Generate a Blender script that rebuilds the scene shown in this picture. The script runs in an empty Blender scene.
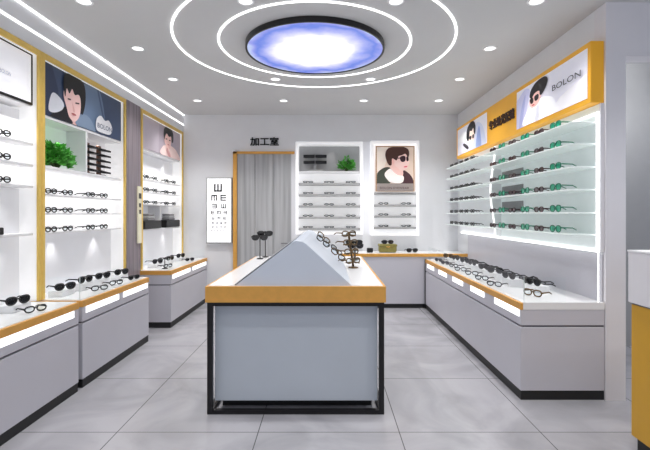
import bpy, bmesh, math, random
from mathutils import Vector, Matrix
random.seed(7)
C = bpy.context.scene.collection
PI = math.pi
ORD = ['first', 'second', 'third', 'fourth', 'fifth', 'sixth', 'seventh', 'eighth', 'ninth', 'tenth', 'eleventh', 'twelfth']

# ------------------------------------------------------------------ materials
def lin(c):
    return tuple(((v/255)/12.92 if v/255 <= .04045 else ((v/255+.055)/1.055)**2.4) for v in c)

def mat(name, rgb, rough=.5, metal=0., emit=0., emit_rgb=None, noise=0., nscale=8., spec=.5, coat=0.):
    m = bpy.data.materials.new(name); m.use_nodes = True
    nt = m.node_tree; b = nt.nodes['Principled BSDF']
    col = lin(rgb)
    b.inputs['Base Color'].default_value = (*col, 1)
    b.inputs['Roughness'].default_value = rough
    b.inputs['Metallic'].default_value = metal
    b.inputs['Specular IOR Level'].default_value = spec
    b.inputs['Coat Weight'].default_value = coat
    if emit:
        b.inputs['Emission Color'].default_value = (*lin(emit_rgb or rgb), 1)
        b.inputs['Emission Strength'].default_value = emit
    if noise:
        tc = nt.nodes.new('ShaderNodeTexCoord'); n = nt.nodes.new('ShaderNodeTexNoise')
        n.inputs['Scale'].default_value = nscale; n.inputs['Detail'].default_value = 4
        r = nt.nodes.new('ShaderNodeValToRGB')
        r.color_ramp.elements[0].position = .3; r.color_ramp.elements[1].position = .7
        r.color_ramp.elements[0].color = (*[v*(1-noise) for v in col], 1)
        r.color_ramp.elements[1].color = (*[min(1, v*(1+noise)) for v in col], 1)
        nt.links.new(tc.outputs['Object'], n.inputs['Vector'])
        nt.links.new(n.outputs['Fac'], r.inputs['Fac'])
        nt.links.new(r.outputs['Color'], b.inputs['Base Color'])
    return m

def glass_mat(name, rgb, clear=.9):
    m = bpy.data.materials.new(name); m.use_nodes = True
    nt = m.node_tree; nt.nodes.clear()
    out = nt.nodes.new('ShaderNodeOutputMaterial'); mx = nt.nodes.new('ShaderNodeMixShader')
    t = nt.nodes.new('ShaderNodeBsdfTransparent'); g = nt.nodes.new('ShaderNodeBsdfGlossy')
    t.inputs['Color'].default_value = (*lin(rgb), 1); g.inputs['Roughness'].default_value = .05
    lw = nt.nodes.new('ShaderNodeLayerWeight'); lw.inputs['Blend'].default_value = .15
    mp = nt.nodes.new('ShaderNodeMath'); mp.operation = 'MULTIPLY'; mp.inputs[1].default_value = 1-clear+.25
    nt.links.new(lw.outputs['Fresnel'], mp.inputs[0])
    nt.links.new(mp.outputs[0], mx.inputs[0]); nt.links.new(t.outputs[0], mx.inputs[1]); nt.links.new(g.outputs[0], mx.inputs[2])
    nt.links.new(mx.outputs[0], out.inputs['Surface'])
    return m

def floor_mat():
    m = bpy.data.materials.new('marble_tile'); m.use_nodes = True
    nt = m.node_tree; N = nt.nodes; L = nt.links; b = N['Principled BSDF']
    tc = N.new('ShaderNodeTexCoord'); sp = N.new('ShaderNodeSeparateXYZ'); L.new(tc.outputs['Object'], sp.inputs[0])
    def mth(op, a, v=None, v2=None):
        n = N.new('ShaderNodeMath'); n.operation = op
        if isinstance(a, (int, float)): n.inputs[0].default_value = a
        else: L.new(a, n.inputs[0])
        if v is not None:
            if isinstance(v, (int, float)): n.inputs[1].default_value = v
            else: L.new(v, n.inputs[1])
        return n.outputs[0]
    def line(o, off):
        f = mth('FRACT', mth('DIVIDE', mth('ADD', o, off), .97))
        d = mth('ABSOLUTE', mth('SUBTRACT', f, .5))
        return mth('GREATER_THAN', d, .5-.0034)
    g = mth('MAXIMUM', line(sp.outputs[0], 1.443+9.7), line(sp.outputs[1], -2.97+9.7))
    n1 = N.new('ShaderNodeTexNoise'); n1.inputs['Scale'].default_value = 1.3; n1.inputs['Detail'].default_value = 6; n1.inputs['Distortion'].default_value = 1.6
    L.new(tc.outputs['Object'], n1.inputs['Vector'])
    r = N.new('ShaderNodeValToRGB')
    r.color_ramp.elements[0].position = .3; r.color_ramp.elements[0].color = (*lin((152, 152, 157)), 1)
    r.color_ramp.elements[1].position = .62; r.color_ramp.elements[1].color = (*lin((176, 175, 181)), 1)
    L.new(n1.outputs['Fac'], r.inputs['Fac'])
    mix = N.new('ShaderNodeMix'); mix.data_type = 'RGBA'
    L.new(g, mix.inputs[0]); L.new(r.outputs['Color'], mix.inputs[6]); mix.inputs[7].default_value = (*lin((92, 92, 94)), 1)
    L.new(mix.outputs[2], b.inputs['Base Color'])
    b.inputs['Roughness'].default_value = .22
    return m

def lamp_mat():
    m = bpy.data.materials.new('sky_diffuser'); m.use_nodes = True
    nt = m.node_tree; N = nt.nodes; L = nt.links; b = N['Principled BSDF']
    tc = N.new('ShaderNodeTexCoord'); n = N.new('ShaderNodeTexNoise'); n.inputs['Scale'].default_value = 3.4; n.inputs['Detail'].default_value = 5
    L.new(tc.outputs['Object'], n.inputs['Vector'])
    le = N.new('ShaderNodeVectorMath'); le.operation = 'LENGTH'; L.new(tc.outputs['Object'], le.inputs[0])
    a = N.new('ShaderNodeMath'); a.operation = 'MULTIPLY_ADD'; L.new(n.outputs['Fac'], a.inputs[0]); a.inputs[1].default_value = .34; L.new(le.outputs['Value'], a.inputs[2])
    r = N.new('ShaderNodeValToRGB'); e = r.color_ramp.elements
    e[0].position = .40; e[0].color = (1, 1, 1, 1)
    e[1].position = .86; e[1].color = (*lin((190, 205, 246)), 1)
    for p, c in ((.56, (236, 234, 255)), (.68, (168, 176, 245)), (.76, (96, 128, 230)), (.81, (150, 158, 238))):
        x = e.new(p); x.color = (*lin(c), 1)
    L.new(a.outputs[0], r.inputs['Fac'])
    b.inputs['Base Color'].default_value = (.05, .05, .06, 1)
    L.new(r.outputs['Color'], b.inputs['Emission Color']); b.inputs['Emission Strength'].default_value = 1.0
    # centre of the lamp is brighter
    r2 = N.new('ShaderNodeMapRange'); L.new(le.outputs['Value'], r2.inputs[0])
    r2.inputs[1].default_value = .15; r2.inputs[2].default_value = .5; r2.inputs[3].default_value = 1.9; r2.inputs[4].default_value = .95
    L.new(r2.outputs[0], b.inputs['Emission Strength'])
    return m

def wood_mat(name, a, c, sc=(30, 30, 1.2), rough=.45):
    m = bpy.data.materials.new(name); m.use_nodes = True
    nt = m.node_tree; N = nt.nodes; L = nt.links; b = N['Principled BSDF']
    tc = N.new('ShaderNodeTexCoord'); mp = N.new('ShaderNodeMapping'); mp.inputs['Scale'].default_value = sc
    n = N.new('ShaderNodeTexNoise'); n.inputs['Scale'].default_value = 1; n.inputs['Detail'].default_value = 4
    L.new(tc.outputs['Object'], mp.inputs[0]); L.new(mp.outputs[0], n.inputs['Vector'])
    r = N.new('ShaderNodeValToRGB'); r.color_ramp.elements[0].position = .35; r.color_ramp.elements[1].position = .68
    r.color_ramp.elements[0].color = (*lin(a), 1); r.color_ramp.elements[1].color = (*lin(c), 1)
    L.new(n.outputs['Fac'], r.inputs['Fac']); L.new(r.outputs['Color'], b.inputs['Base Color'])
    b.inputs['Roughness'].default_value = rough
    return m

M = dict(
    wall=mat('wall_paint', (234, 235, 238), .6, noise=.02, nscale=3),
    ceil=mat('ceiling_paint', (208, 208, 209), .8, noise=.015, nscale=2),
    floor=floor_mat(),
    pier=mat('grey_pier_paint', (232, 230, 234), .6, noise=.02, nscale=3),
    ridge=mat('pale_blue_grey_lacquer', (218, 226, 238), .3, noise=.02, nscale=3),
    white=mat('white_lacquer', (240, 240, 242), .35, noise=.01),
    whitegloss=mat('white_worktop', (244, 244, 245), .2, noise=.01, nscale=4),
    sidelit=mat('lit_side_panel', (242, 242, 244), .4, emit=.30, emit_rgb=(255, 254, 250), noise=.01),  # no lamp inside; emission stands in for shelf glow reaching the sides
    body=mat('pale_grey_lacquer', (206, 205, 213), .35, noise=.015, nscale=3),
    bluegrey=mat('blue_grey_lacquer', (192, 200, 210), .3, noise=.02, nscale=3),
    gold=mat('brushed_gold', (232, 172, 84), .42, .2, noise=.05, nscale=20),
    goldlight=mat('bright_gold_trim', (240, 204, 108), .35, .3, noise=.04, nscale=20),
    yellow=mat('yellow_lacquer', (214, 162, 46), .4, noise=.03, nscale=6),
    black=mat('black_plastic', (14, 14, 15), .35, noise=.1, nscale=30),
    blackmetal=mat('black_metal', (26, 24, 27), .4, .3, noise=.08, nscale=20),
    kick=mat('dark_kick_board', (22, 23, 25), .5, noise=.08, nscale=15),
    groove=mat('shadow_joint', (120, 120, 128), .6, noise=.03),
    glow=mat('led_white', (255, 255, 255), .5, emit=2.2, noise=.001),
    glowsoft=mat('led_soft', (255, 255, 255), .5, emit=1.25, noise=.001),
    panelglow=mat('backlit_panel', (244, 244, 246), .5, emit=.62, emit_rgb=(255, 254, 252), noise=.01),
    panelmid=mat('soft_backlit_panel', (240, 240, 242), .5, emit=.42, emit_rgb=(255, 255, 255), noise=.01),
    signyellow=mat('lit_yellow_sign', (230, 168, 40), .4, emit=.16, noise=.02),
    paneldim=mat('white_back_panel', (232, 233, 238), .5, emit=.12, emit_rgb=(255, 255, 255), noise=.01),
    panelgreen=mat('pale_green_back_panel', (214, 228, 218), .5, emit=.22, noise=.02),
    nicheback=mat('niche_back_panel', (226, 224, 226), .5, emit=.2, noise=.02),
    glass=glass_mat('clear_glass', (252, 254, 254), 1.08),
    glassedge=mat('glass_edge', (214, 226, 224), .15, noise=.02),
    shelfglass=mat('frosted_shelf', (232, 240, 238), .25, emit=.12, noise=.01),
    lensclear=glass_mat('clear_lens', (225, 230, 232), .75),
    lensdark=mat('dark_lens', (20, 18, 20), .12, noise=.1, coat=.4),
    lensgreen=mat('green_lens', (28, 168, 128), .2, noise=.12, nscale=40, coat=.3),
    lensbrown=mat('brown_lens', (62, 30, 34), .15, noise=.1, coat=.4),
    frbrown=mat('tortoise_frame', (96, 72, 34), .3, noise=.35, nscale=60),
    frgreen=mat('green_frame', (30, 130, 100), .3, noise=.1),
    frplum=mat('plum_frame', (58, 30, 36), .3, noise=.1),
    grey=mat('grey_board', (138, 138, 140), .5, noise=.05),
    midgrey=mat('mid_grey_board', (176, 177, 178), .5, noise=.03),
    door=wood_mat('grey_door_veneer', (160, 161, 163), (196, 197, 199), (16, 16, .5)),
    purplewood=wood_mat('grey_purple_veneer', (128, 118, 126), (160, 150, 156), (30, 30, 1.0)),
    leaf=mat('leaf_green', (92, 180, 72), .5, noise=.3, nscale=25),
    stem=mat('stem_green', (70, 92, 40), .6, noise=.2),
    olive=mat('olive_leather', (132, 124, 64), .5, noise=.15, nscale=30),
    brown=mat('brown_board', (128, 92, 74), .5, noise=.15, nscale=30),
    lamp=lamp_mat(),
    cream=mat('cream_sign', (232, 226, 200), .5, emit=.15, noise=.02),
    darkroom=mat('dim_grey_paint', (172, 173, 175), .7, noise=.02),
)
_inks = {}
def ink(rgb, emit=.12):
    if (rgb, emit) not in _inks:
        _inks[rgb, emit] = mat('ink_%d_%d_%d' % rgb, rgb, .45, emit=emit, noise=.03, nscale=12)
    return _inks[rgb, emit]

# ------------------------------------------------------------------ helpers
class MB:
    def __init__(s): s.bm = bmesh.new(); s.mats = []
    def mi(s, m):
        if m is None: return 0
        if m not in s.mats: s.mats.append(m)
        return s.mats.index(m)
    def box(s, x0, x1, y0, y1, z0, z1, m=None, bev=0.):
        if x0 > x1: x0, x1 = x1, x0
        if y0 > y1: y0, y1 = y1, y0
        r = bmesh.ops.create_cube(s.bm, size=1)
        for v in r['verts']:
            v.co = Vector(((x0+x1)/2+v.co.x*(x1-x0), (y0+y1)/2+v.co.y*(y1-y0), (z0+z1)/2+v.co.z*(z1-z0)))
        fs = {f for v in r['verts'] for f in v.link_faces}
        i = s.mi(m)
        for f in fs: f.material_index = i
        if bev:
            es = list({e for f in fs for e in f.edges})
            q = bmesh.ops.bevel(s.bm, geom=es, offset=bev, segments=2, affect='EDGES', profile=.5)
            for f in q['faces']: f.material_index = i
        return s
    def poly(s, pts, m=None):
        vs = [s.bm.verts.new(p) for p in pts]
        f = s.bm.faces.new(vs); f.material_index = s.mi(m); return s
    def prism(s, pts, d, m=None):
        d = Vector(d); a = [s.bm.verts.new(Vector(p)) for p in pts]; b = [s.bm.verts.new(Vector(p)+d) for p in pts]
        n = len(pts); i = s.mi(m)
        fs = [s.bm.faces.new(a[::-1]), s.bm.faces.new(b)]
        for k in range(n): fs.append(s.bm.faces.new((a[k], a[(k+1) % n], b[(k+1) % n], b[k])))
        for f in fs: f.material_index = i
        return s
    def tube(s, pts, r, n=6, closed=False, m=None):
        pts = [Vector(p) for p in pts]; N = len(pts); rings = []
        for k, p in enumerate(pts):
            a = pts[(k-1) % N] if (closed or k > 0) else p
            b = pts[(k+1) % N] if (closed or k < N-1) else p
            t = (b-a).normalized()
            up = Vector((0, 1, 0)) if abs(t.y) < .9 else Vector((0, 0, 1))
            u = t.cross(up).normalized(); w = t.cross(u).normalized()
            rr = r[k] if isinstance(r, (list, tuple)) else r
            rings.append([s.bm.verts.new(p+u*rr*math.cos(2*PI*j/n)+w*rr*math.sin(2*PI*j/n)) for j in range(n)])
        i = s.mi(m)
        for k in range(N if closed else N-1):
            A, B = rings[k], rings[(k+1) % N]
            for j in range(n):
                f = s.bm.faces.new((A[j], A[(j+1) % n], B[(j+1) % n], B[j])); f.material_index = i; f.smooth = True
        if not closed:
            for f in (s.bm.faces.new(rings[0][::-1]), s.bm.faces.new(rings[-1])): f.material_index = i
        return s
    def lathe(s, prof, n=48, c=(0, 0, 0), m=None, smooth=False):
        c = Vector(c); rings = []
        for r, z in prof:
            rings.append([s.bm.verts.new(c+Vector((r*math.cos(2*PI*j/n), r*math.sin(2*PI*j/n), z))) for j in range(n)] if r > 1e-6 else [s.bm.verts.new(c+Vector((0, 0, z)))])
        i = s.mi(m)
        for A, B in zip(rings, rings[1:]):
            for j in range(n):
                k = (j+1) % n
                if len(A) == 1 and len(B) == 1: continue
                vs = (A[0], B[k], B[j]) if len(A) == 1 else ((A[j], A[k], B[0]) if len(B) == 1 else (A[j], A[k], B[k], B[j]))
                f = s.bm.faces.new(vs); f.material_index = i; f.smooth = smooth
        return s
    def build(s, name, m=None, parent=None, label=None, fix=True):
        if fix: bmesh.ops.recalc_face_normals(s.bm, faces=s.bm.faces[:])
        me = bpy.data.meshes.new(name); s.bm.to_mesh(me); s.bm.free()
        for x in (s.mats or [m]): me.materials.append(x)
        o = bpy.data.objects.new(name, me); C.objects.link(o)
        if parent is not None:
            o.parent = parent
            o.matrix_parent_inverse = Matrix.Translation(-parent.location) if parent.type == 'EMPTY' and not parent.get('local') else Matrix()
        if label: o['label'] = label
        return o

def box(name, x0, x1, y0, y1, z0, z1, m, parent=None, bev=0., label=None):
    return MB().box(x0, x1, y0, y1, z0, z1, None, bev).build(name, m, parent, label)

def tag(o, label, cat, group=None):
    o['label'] = label; o['category'] = cat
    if group: o['group'] = group
    return o
def thing(name, label, cat, loc=(0, 0, 0), rotz=0, group=None, local=False):
    o = bpy.data.objects.new(name, None); C.objects.link(o); o.empty_display_size = .05
    o.location = loc; o.rotation_euler = (0, 0, rotz)
    if local: o['local'] = 1
    return tag(o, label, cat, group)
def struct(o):
    o['kind'] = 'structure'; return o
def dup(root, loc, rot, label, group=None):
    r = root.copy(); C.objects.link(r); r.location = loc; r.rotation_euler = rot; r['label'] = label
    if group: r['group'] = group
    for ch in root.children:
        c = ch.copy(); C.objects.link(c); c.parent = r; c.matrix_parent_inverse = ch.matrix_parent_inverse.copy()
    return r
def kill(root):
    for ch in list(root.children): bpy.data.objects.remove(ch)
    bpy.data.objects.remove(root)

def smooth(pts, n=4):
    out = []; N = len(pts)
    for k in range(N):
        p0, p1, p2, p3 = [Vector((*pts[(k+j-1) % N], 0)) for j in range(4)]
        for t in range(n):
            t /= n
            q = .5*((2*p1)+(p2-p0)*t+(2*p0-5*p1+4*p2-p3)*t*t+(3*p1-p0-3*p2+p3)*t**3)
            out.append((q.x, q.y))
    return out
def text_polys(txt, off=.006):
    cu = bpy.data.curves.new('txt', 'FONT'); cu.body = txt; cu.size = 1; cu.resolution_u = 3
    cu.offset = off
    ob = bpy.data.objects.new('txt', cu); C.objects.link(ob)
    dg = bpy.context.evaluated_depsgraph_get(); dg.update()
    me = bpy.data.meshes.new_from_object(ob.evaluated_get(dg))
    V = [(v.co.x, v.co.y) for v in me.vertices]; F = [list(p.vertices) for p in me.polygons]
    bpy.data.objects.remove(ob); bpy.data.curves.remove(cu); bpy.data.meshes.remove(me)
    x0 = min(v[0] for v in V); x1 = max(v[0] for v in V); y0 = min(v[1] for v in V); y1 = max(v[1] for v in V)
    return [((a-x0)/(x1-x0), (b-y0)/(y1-y0)) for a, b in V], F
def picture(name, o, ud, w, h, layers, parent=None, label=None, emit=.12, step=.0012, texts=(), thick=.008):
    """a printed sheet: o lower-left corner, ud horizontal direction; layers in 0..1 coordinates clipped to the sheet"""
    o = Vector(o); ud = Vector(ud).normalized(); vd = Vector((0, 0, 1)); n = ud.cross(vd).normalized()
    P = lambda u, v, k: o+ud*(u*w)+vd*(v*h)+n*(step*k)
    b = MB(); bmf = []
    bg = layers[0][0]
    b.prism([P(0, 0, 0)-n*thick, P(1, 0, 0)-n*thick, P(1, 1, 0)-n*thick, P(0, 1, 0)-n*thick], n*thick, ink(bg, emit))
    for k, (rgb, pts, sm) in enumerate(layers[1:], 1):
        q = smooth(pts) if sm else pts
        q = [(min(1, max(0, u)), min(1, max(0, v))) for u, v in q]
        c = []
        for p in q:
            if not c or (abs(p[0]-c[-1][0])+abs(p[1]-c[-1][1])) > 1e-4: c.append(p)
        if (abs(c[0][0]-c[-1][0])+abs(c[0][1]-c[-1][1])) < 1e-4: c.pop()
        vs = [b.bm.verts.new(P(u, v, k)) for u, v in c]
        f = b.bm.faces.new(vs); f.material_index = b.mi(ink(rgb, emit)); bmf.append(f)
        f.normal_update()
        if f.normal.dot(n) < 0: f.normal_flip()
    bmesh.ops.triangulate(b.bm, faces=bmf, ngon_method='EAR_CLIP')
    K = len(layers)+1
    for txt, rgb, u, v, tw, th in texts:
        V, F = text_polys(txt)
        vs = [b.bm.verts.new(P(u+a*tw, v+c*th, K)) for a, c in V]
        for f in F:
            try: g = b.bm.faces.new([vs[i] for i in f]); g.material_index = b.mi(ink(rgb, emit))
            except ValueError: pass
    return b.build(name, None, parent, label, fix=False)
def letters(name, txt, o, ud, w, h, m, depth=.02, bold=.028):
    o = Vector(o); ud = Vector(ud); n = ud.cross(Vector((0, 0, 1)))
    b = MB(); V, F = text_polys(txt, bold)
    for k in (0, 1):
        vs = [b.bm.verts.new(o+ud*(a*w)+Vector((0, 0, c*h))+n*depth*k) for a, c in V]
        for f in F:
            try: b.bm.faces.new([vs[i] for i in f])
            except ValueError: pass
        if k == 0: v0 = vs
        else:
            cnt = {}
            for f in F:
                for i in range(len(f)):
                    e = tuple(sorted((f[i], f[(i+1) % len(f)]))); cnt[e] = cnt.get(e, 0)+1
            for (i, j), c in cnt.items():
                if c == 1:
                    try: b.bm.faces.new((v0[i], v0[j], vs[j], vs[i]))
                    except ValueError: pass
    return b.build(name, m)

# ------------------------------------------------------------------ eyewear prototypes
def rim_pts(cx, w, h, drop=0, n=18, p=.72):
    out = []
    for k in range(n):
        a = 2*PI*k/n; c, s = math.cos(a), math.sin(a)
        x = cx+w/2*math.copysign(abs(c)**p, c); z = h/2+h/2*math.copysign(abs(s)**p, s)
        if drop and s < 0: x = cx+(x-cx)*(1-drop*abs(s))
        out.append((x, z))
    return out
def make_eyewear(name, fm, lm, w=.068, h=.042, r=.0042, drop=.2, parts=True, sc=1.):
    """front rims rest on z=0 and face -y; temples run back along +y"""
    b = MB(); g = .009
    loops = [rim_pts(s*(w/2+g), w, h, drop) for s in (-1, 1)]
    for lp in loops: b.tube([(x*sc, 0, (z+r)*sc) for x, z in lp], r*sc, 6, True)
    b.tube([(-g*1.6*sc, 0, h*.72*sc), (0, -.002*sc, h*.8*sc), (g*1.6*sc, 0, h*.72*sc)], r*sc, 6)
    W = w+g
    def temple(q, s):
        q.tube([(s*W*sc, .001, h*.74*sc), (s*(W+.003)*sc, .012*sc, h*.78*sc), (s*W*.97*sc, .095*sc, h*.74*sc), (s*W*.93*sc, .128*sc, h*.42*sc)],
               [r*1.25*sc, r*1.25*sc, r*sc, r*.9*sc], 6)
    if not parts:
        for s in (-1, 1): temple(b, s)
        for lp in loops: b.poly([(x*sc, 0.0005, (z+r)*sc) for x, z in lp], lm)
        b.mats = []; 
        o = b.build(name, fm)
        o.data.materials.append(lm)
        for p in o.data.polygons: p.material_index = 1 if p.loop_total > 8 else 0
        return o
    root = b.build(name, fm)
    for lp in loops: MB().poly([(x*sc, 0.0005, (z+r)*sc) for x, z in lp]).build('lens', lm, root)
    for s in (-1, 1):
        q = MB(); temple(q, s); q.build('temple', fm, root)
    return root
EY = {
    'black': make_eyewear('eyeglasses', M['black'], M['lensclear'], r=.0055),
    'tiny': make_eyewear('eyeglasses', M['black'], M['lensclear'], r=.0055, h=.024, parts=False),
    'sun': make_eyewear('sunglasses', M['black'], M['lensdark'], w=.07, h=.05, drop=.3, r=.005, sc=1.15),
    'green': make_eyewear('sunglasses', M['frgreen'], M['lensgreen'], w=.07, h=.052, drop=.25, sc=1.1),
    'plum': make_eyewear('sunglasses', M['frplum'], M['lensbrown'], w=.068, h=.042, drop=.15, sc=1.1),
    'tort': make_eyewear('eyeglasses', M['frbrown'], M['lensclear'], r=.0055, h=.046, sc=1.1),
    'smallsun': make_eyewear('sunglasses', M['black'], M['lensdark'], w=.066, h=.042, drop=.3, r=.005, parts=False),
}
def wear(kind, loc, rotz, label, group=None, tilt=0):
    cat = 'sunglasses' if EY[kind].name.startswith('sunglasses') else 'eyeglasses'
    o = dup(EY[kind], (loc[0], loc[1], loc[2]+.0012), (tilt, 0, rotz), label, group); o['category'] = cat; return o
FL, FR, FB = PI/2, -PI/2, 0     # facing: left-wall things face +x, right-wall things -x, back-wall things -y

# ------------------------------------------------------------------ the setting
WL, WR, WB, CZ = -2.72, 2.24, 7.4, 3.2
FRT = -1.6
struct(box('floor', WL-.1, 5.2, FRT, WB+.1, -.08, 0, M['floor']))
struct(box('ceiling', WL-.1, 5.2, FRT, WB+.1, CZ, CZ+.1, M['ceil']))
struct(box('wall_left', WL-.1, WL, FRT, WB+.1, 0, CZ, M['wall']))
struct(box('wall_back', WL, 5.2, WB, WB+.1, 0, CZ, M['wall']))
struct(box('wall_right', WR, WR+.12, 3.62, WB, 0, CZ, M['wall']))
b = MB()
b.box(WR, 2.40, 3.47, 3.62, 0, CZ); b.box(2.40, 4.2, 3.47, 3.62, 2.77, CZ); b.box(4.2, 5.2, 3.47, 3.62, 0, CZ)
struct(b.build('wall_right_front', M['pier']))
struct(box('wall_alcove', WR+.12, 5.2, 4.9, 5.0, 0, CZ, M['darkroom']))
# bulkhead over the left cabinets with its two light lines
FX = -2.46
struct(box('trim_1', WL, FX, FRT, WB, 2.91, CZ, M['wall']))
struct(box('trim_2', FX, FX+.006, FRT, WB, 3.018, 3.036, M['glow']))
struct(box('trim_3', FX, FX+.014, FRT, WB, 3.188, CZ, M['glow']))
struct(box('trim_4', WL, FX, 5.32, 5.70, 0, 2.91, M['purplewood']))

# door at the back
d = thing('door_1', 'grey veneered door in a gold frame on the back wall', 'door', (-1.08, WB, 0)); struct(d); del d['category']
b = MB(); b.box(-1.60, -1.535, WB-.05, WB, 0, 2.565); b.box(-1.60, -.555, WB-.05, WB, 2.525, 2.565)
b.build('door_frame', M['gold'], d)
b = MB()
for k in range(3):
    x0 = -1.535+k*.3083; b.box(x0+.002, x0+.306, WB-.026, WB-.004, 0, 2.525, None, .003)
b.build('door_leaf', M['door'], d)
MB().tube([(-.68, WB-.02, 1.0), (-.68, WB-.06, 1.0), (-.78, WB-.06, 1.0)], .01, 8).build('door_handle', M['grey'], d)

# ------------------------------------------------------------------ ceiling lights
LC = (-.12, 4.4)
t = thing('ceiling_lamp', 'large round ceiling lamp with glowing blue and white sky picture in black rim', 'lamp', (*LC, CZ))
MB().lathe([(.0, 0), (.70, 0), (.70, -.052), (.682, -.052), (.682, -.03), (0, -.03)], 72, (*LC, CZ)).build('lamp_housing', M['black'], t)
o = MB().lathe([(0, 0), (.681, 0)], 72).build('diffuser', M['lamp'], None); o.location = (*LC, CZ-.044); o.rotation_euler = (PI, 0, 0)
o.parent = t; o.matrix_parent_inverse = Matrix.Translation((-LC[0], -LC[1], -CZ))
for r0, lab in ((.956, 'inner thin white glowing ring set in the ceiling close around the round lamp'), (1.377, 'outer wide white glowing ring set in the ceiling around the round lamp')):
    tag(MB().lathe([(r0-.009, -.001), (r0-.009, -.008), (r0+.009, -.008), (r0+.009, -.001), (r0-.009, -.001)], 96, (*LC, CZ)).build('ring_light', M['glow']), lab, 'ring light')
proto = None
ROWS = [(-1.94, 'left wall row'), (-.65, 'left inner row'), (.55, 'right inner row'), (1.67, 'right wall row')]
YS = [.4, 1.42, 2.43, 3.45, 4.43, 5.44, 6.47]
for x, rn in ROWS:
    for k, y in enumerate(YS):
        if y == 4.43 and abs(x) < 1: continue
        if y < 3: vis = False
        else: vis = True
        if vis:
            nth = ['', 'fourth', 'third', 'second', 'first'][YS.index(y)-2] if True else ''
            lab = 'small round recessed ceiling downlight in the %s, %s from the back wall' % (rn, {3.45: 'fourth' if abs(x) > 1 else 'third', 4.43: 'third', 5.44: 'second', 6.47: 'nearest'}[y].replace('nearest', 'nearest one'))
            if proto is None:
                proto = thing('ceiling_downlight', lab, 'downlight', (x, y, CZ), 0, 'recessed ceiling downlights', local=True)
                MB().lathe([(.052, 0), (.07, 0), (.066, -.008), (.052, -.006)], 24).build('trim_ring', M['white'], proto)
                MB().lathe([(0, -.004), (.052, -.004)], 24).build('bulb', M['glow'], proto)
            else: dup(proto, (x, y, CZ), (0, 0, 0), lab)
        la = bpy.data.lights.new('downlight_or_fill_beam', 'SPOT'); la.energy = (44 if x > 1 and y > 2 else 28) if y < 3 else (80 if y > 6 else 46); la.spot_size = 1.9; la.spot_blend = .9; la.shadow_soft_size = .05; la.color = (1, .985, .96)
        lo = bpy.data.objects.new('downlight_or_fill_beam', la); C.objects.link(lo); lo.location = (x, y, CZ-.03)

for x, y, e in ((3.1, 1.2, 60), (3.1, 2.4, 50), (2.95, 4.45, 22), (3.9, 4.45, 8)):  # added fill spots with no fixtures, brightening the pier and the alcove
    la = bpy.data.lights.new('downlight_or_fill_beam', 'SPOT'); la.energy = e; la.spot_size = 2.3; la.spot_blend = .9; la.shadow_soft_size = .06
    lo = bpy.data.objects.new('downlight_or_fill_beam', la); C.objects.link(lo); lo.location = (x, y, CZ-.03)

la = bpy.data.lights.new('alcove_fill', 'POINT'); la.energy = 16; la.shadow_soft_size = .08  # added point light without a fixture, brightens the upper alcove wall
lo = bpy.data.objects.new('alcove_fill', la); C.objects.link(lo); lo.location = (2.95, 4.25, 3.0)

def spot(x, y, z, e=3, ang=1.6, tx=0, ty=0, color=(1, .98, .95)):
    la = bpy.data.lights.new('cabinet_spot', 'SPOT'); la.energy = e; la.spot_size = ang; la.spot_blend = .8; la.shadow_soft_size = .02; la.color = color
    lo = bpy.data.objects.new('cabinet_spot', la); C.objects.link(lo); lo.location = (x, y, z); lo.rotation_euler = (ty, tx, 0)

# ------------------------------------------------------------------ left cabinets
def cabinet(y0, y1, z0, label, poster_z=2.38):
    z0 += .0015
    t = thing('display_cabinet', label, 'cabinet', (FX-.13, (y0+y1)/2, z0), 0, 'gold framed wall cabinets on the left')
    b = MB(); f = .042
    for a, c in ((y0, y0+f), (y1-f, y1)): b.box(FX-.012, FX+.008, a, c, z0, 2.90, None, .004)
    b.box(FX-.012, FX+.008, y0+f, y1-f, 2.85, 2.90, None, .004)
    b.build('frame', M['goldlight'], t)
    b = MB()
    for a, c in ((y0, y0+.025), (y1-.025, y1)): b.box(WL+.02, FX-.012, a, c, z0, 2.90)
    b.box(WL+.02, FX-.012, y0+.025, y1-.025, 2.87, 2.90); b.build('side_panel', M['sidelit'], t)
    box('back_panel', WL+.002, WL+.02, y0, y1, z0, 2.90, M['paneldim'], t)
    box('header_box', WL+.02, FX-.045, y0+.05, y1-.05, poster_z-.009, 2.85, M['white'], t)
    return t
def shelf(t, y0, y1, z, th=.022, m=None, x1=FX-.03):
    return box('shelf', WL+.02, x1, y0, y1, z-th, z, m or M['white'], t, .003)
def glowback(t, y0, y1, z0, z1, m='panelglow', xb=FX-.165):
    return box('backlight', WL+.02, xb, y0, y1, z0, z1, M[m], t)
CT = .757   # counter top height on the left
# near cabinet
Y0, Y1 = 1.9, 3.715
t = cabinet(Y0, Y1, CT, 'gold framed white cabinet nearest the viewer at left edge with white poster', 2.42)
b = MB(); b.box(FX-.044, FX-.036, Y0+.05, Y1-.05, 2.42, 2.85); b.build('poster_border', M['black'], t)
picture('poster', (FX-.034, Y1-.07, 2.44), (0, 1, 0), .001, .001, [((240, 240, 244))and((240, 240, 244),)], t) if False else None
def left_picture(y0, y1, z0, z1, layers, parent, label, texts=(), x=FX-.034, emit=.12):
    # seen from +x the picture's left side is the near end: u runs along +y
    return picture('poster', (x, y0, z0), (0, 1, 0), y1-y0, z1-z0, layers, parent, label, emit, texts=texts)
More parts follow.
